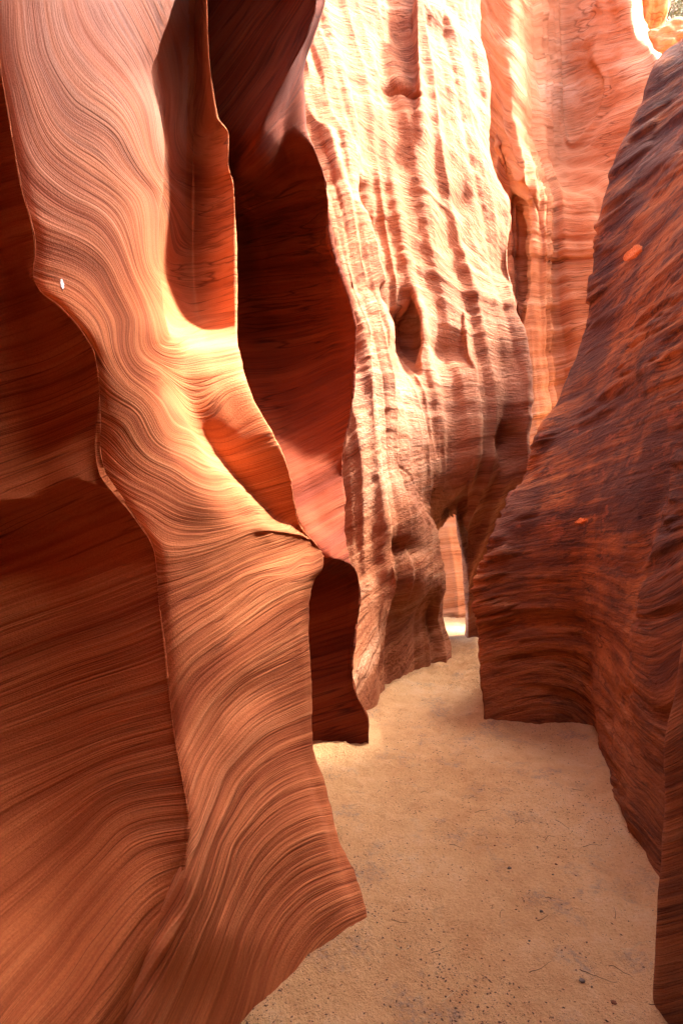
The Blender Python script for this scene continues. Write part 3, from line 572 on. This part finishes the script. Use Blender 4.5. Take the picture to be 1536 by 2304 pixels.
for px, py, L, a, b in [(1085,1825,.10,20,.6),(1300,1783,.07,-20,1.2),(1175,1858,.09,10,-1.5),(1265,1855,.08,-50,.8),(1330,1905,.09,5,.3),(1238,1888,.06,15,-.8),(1220,2065,.07,35,1.8),(1215,2180,.10,25,.4),(1345,2200,.12,-28,.5),(1395,2190,.08,-45,-.6),(1240,2022,.05,-10,1.4),(1025,1905,.06,-15,.5),(1065,1795,.06,8,-.6),(985,2140,.06,30,.9),(955,1785,.05,10,.4),(1495,2285,.09,-25,.8),(1380,2060,.07,70,.5),(900,2075,.07,-8,.7),(1130,2060,.05,50,-1)]:
    stick('twig', px, py, L, a, b, .0011 + .0007 * ((px * 7) % 5) / 5, M['twig'], 'thin dark dry twig lying among specks on the sand floor', 'dry twigs scattered on the sand')
stick('straw', 905, 2105, .13, 60, 5.2, .0011, M['straw'], 'pale straw curled into a loop on the sand')
stick('straw', 1015, 2235, .10, 42, .2, .0011, M['straw'], 'pale straight straw at the front edge of the sand, below the curled one')
stick('straw', 1425, 2140, .10, 2, .1, .0010, M['straw'], 'pale straight straw on the sand beside the rounded red buttress')
stick('straw', 1240, 2010, .06, -35, .3, .0010, M['straw'], 'short pale straw amid the twigs at the middle of the sand')
def pebble(px, py, size, mat, label, group=None, seed=0):
    x, y = floor_at(px, py); th = np.linspace(0, math.pi, 8)[:, None]; ph = np.linspace(0, 2 * math.pi, 11)[None]
    D = np.stack([np.sin(th) * np.cos(ph), np.sin(th) * np.sin(ph), np.cos(th) + 0 * ph], -1)
    X = D * (1 + .75 * fbm(D * 1.9 + seed * 5.1, 3))[..., None] * np.array([size, size * .75, size * .5]) * .55 + np.array([x, y, gz(x, y) + size * .2])
    return tag(grid_object('pebble', X, mat, flip=True), label, 'pebble', group)
for i, (px, py, sz) in enumerate([(1112,1905,.010),(1145,1958,.016),(1217,2055,.014),(1250,1945,.011),(1243,1968,.009),(1308,2216,.018),(1380,2260,.016),(1255,1925,.009),(1190,2120,.009),(1083,2148,.008),(1008,1884,.006),(870,1685,.008),(1237,1708,.007)]):
    pebble(px, py, sz, M['stone'] if i % 3 else M['redstone'], 'small dark pebble half sunk in the sand floor', 'pebbles on the sand', i)
pebble(1320, 1866, .008, M['straw'], 'tiny pale pebble on the bare sand near the varnished rock', None, 31)

# ---------------------------------------------------------------- marks that belong to one rock
def patch(name, host, px, py, rx, ry, rot, mat, lift=.004, seed=1):
    """a thin irregular crust lying on the rock surface"""
    V = []; rings, sides = 5, 26
    for i in range(rings + 1):
        for q in range(sides):
            g = 2 * math.pi * q / sides; w = i / rings * (1 + .38 * float(fbm(np.array([math.cos(g) * 1.6, math.sin(g) * 1.6, seed * 3.7]), 3)))
            a, b = rx * w * math.cos(g), ry * w * math.sin(g); c, sn = math.cos(math.radians(rot)), math.sin(math.radians(rot))
            p, nn = on_rock(host, px + a * c - b * sn, py + a * sn + b * c); V.append(p + nn * (lift if i < rings else -.004))
    Fc = [(i*sides+q, i*sides+(q+1) % sides, (i+1)*sides+(q+1) % sides, (i+1)*sides+q) for i in range(rings) for q in range(sides)]
    o = mesh_object(name, V, Fc, mat); o.parent = bpy.data.objects[host]; return o
patch('white_stain', 'sandstone_fin', 142, 640, 3, 15, -8, M['lime'], .003, 3)
patch('flake_scar', 'varnished_rock_face', 1420, 568, 26, 13, -38, M['flake'], .006, 9)
patch('flake_scar', 'varnished_rock_face', 1305, 1173, 15, 6, -20, M['flake'], .006, 12)

M['sage'] = plain('sage_leaf', (.115, .125, .07), var=.5, scale=9)
shrub(1526, 72, 16.2, 1.0, 'grey green desert shrub above the pale ledge in the top corner', 1)
shrub(1500, 40, 18.5, .9, 'small dusty shrub higher up the slope behind the orange boulder', 2)
shrub(1555, 20, 19.0, 1.2, 'bushy shrub half cut by the picture edge at the top corner', 3)
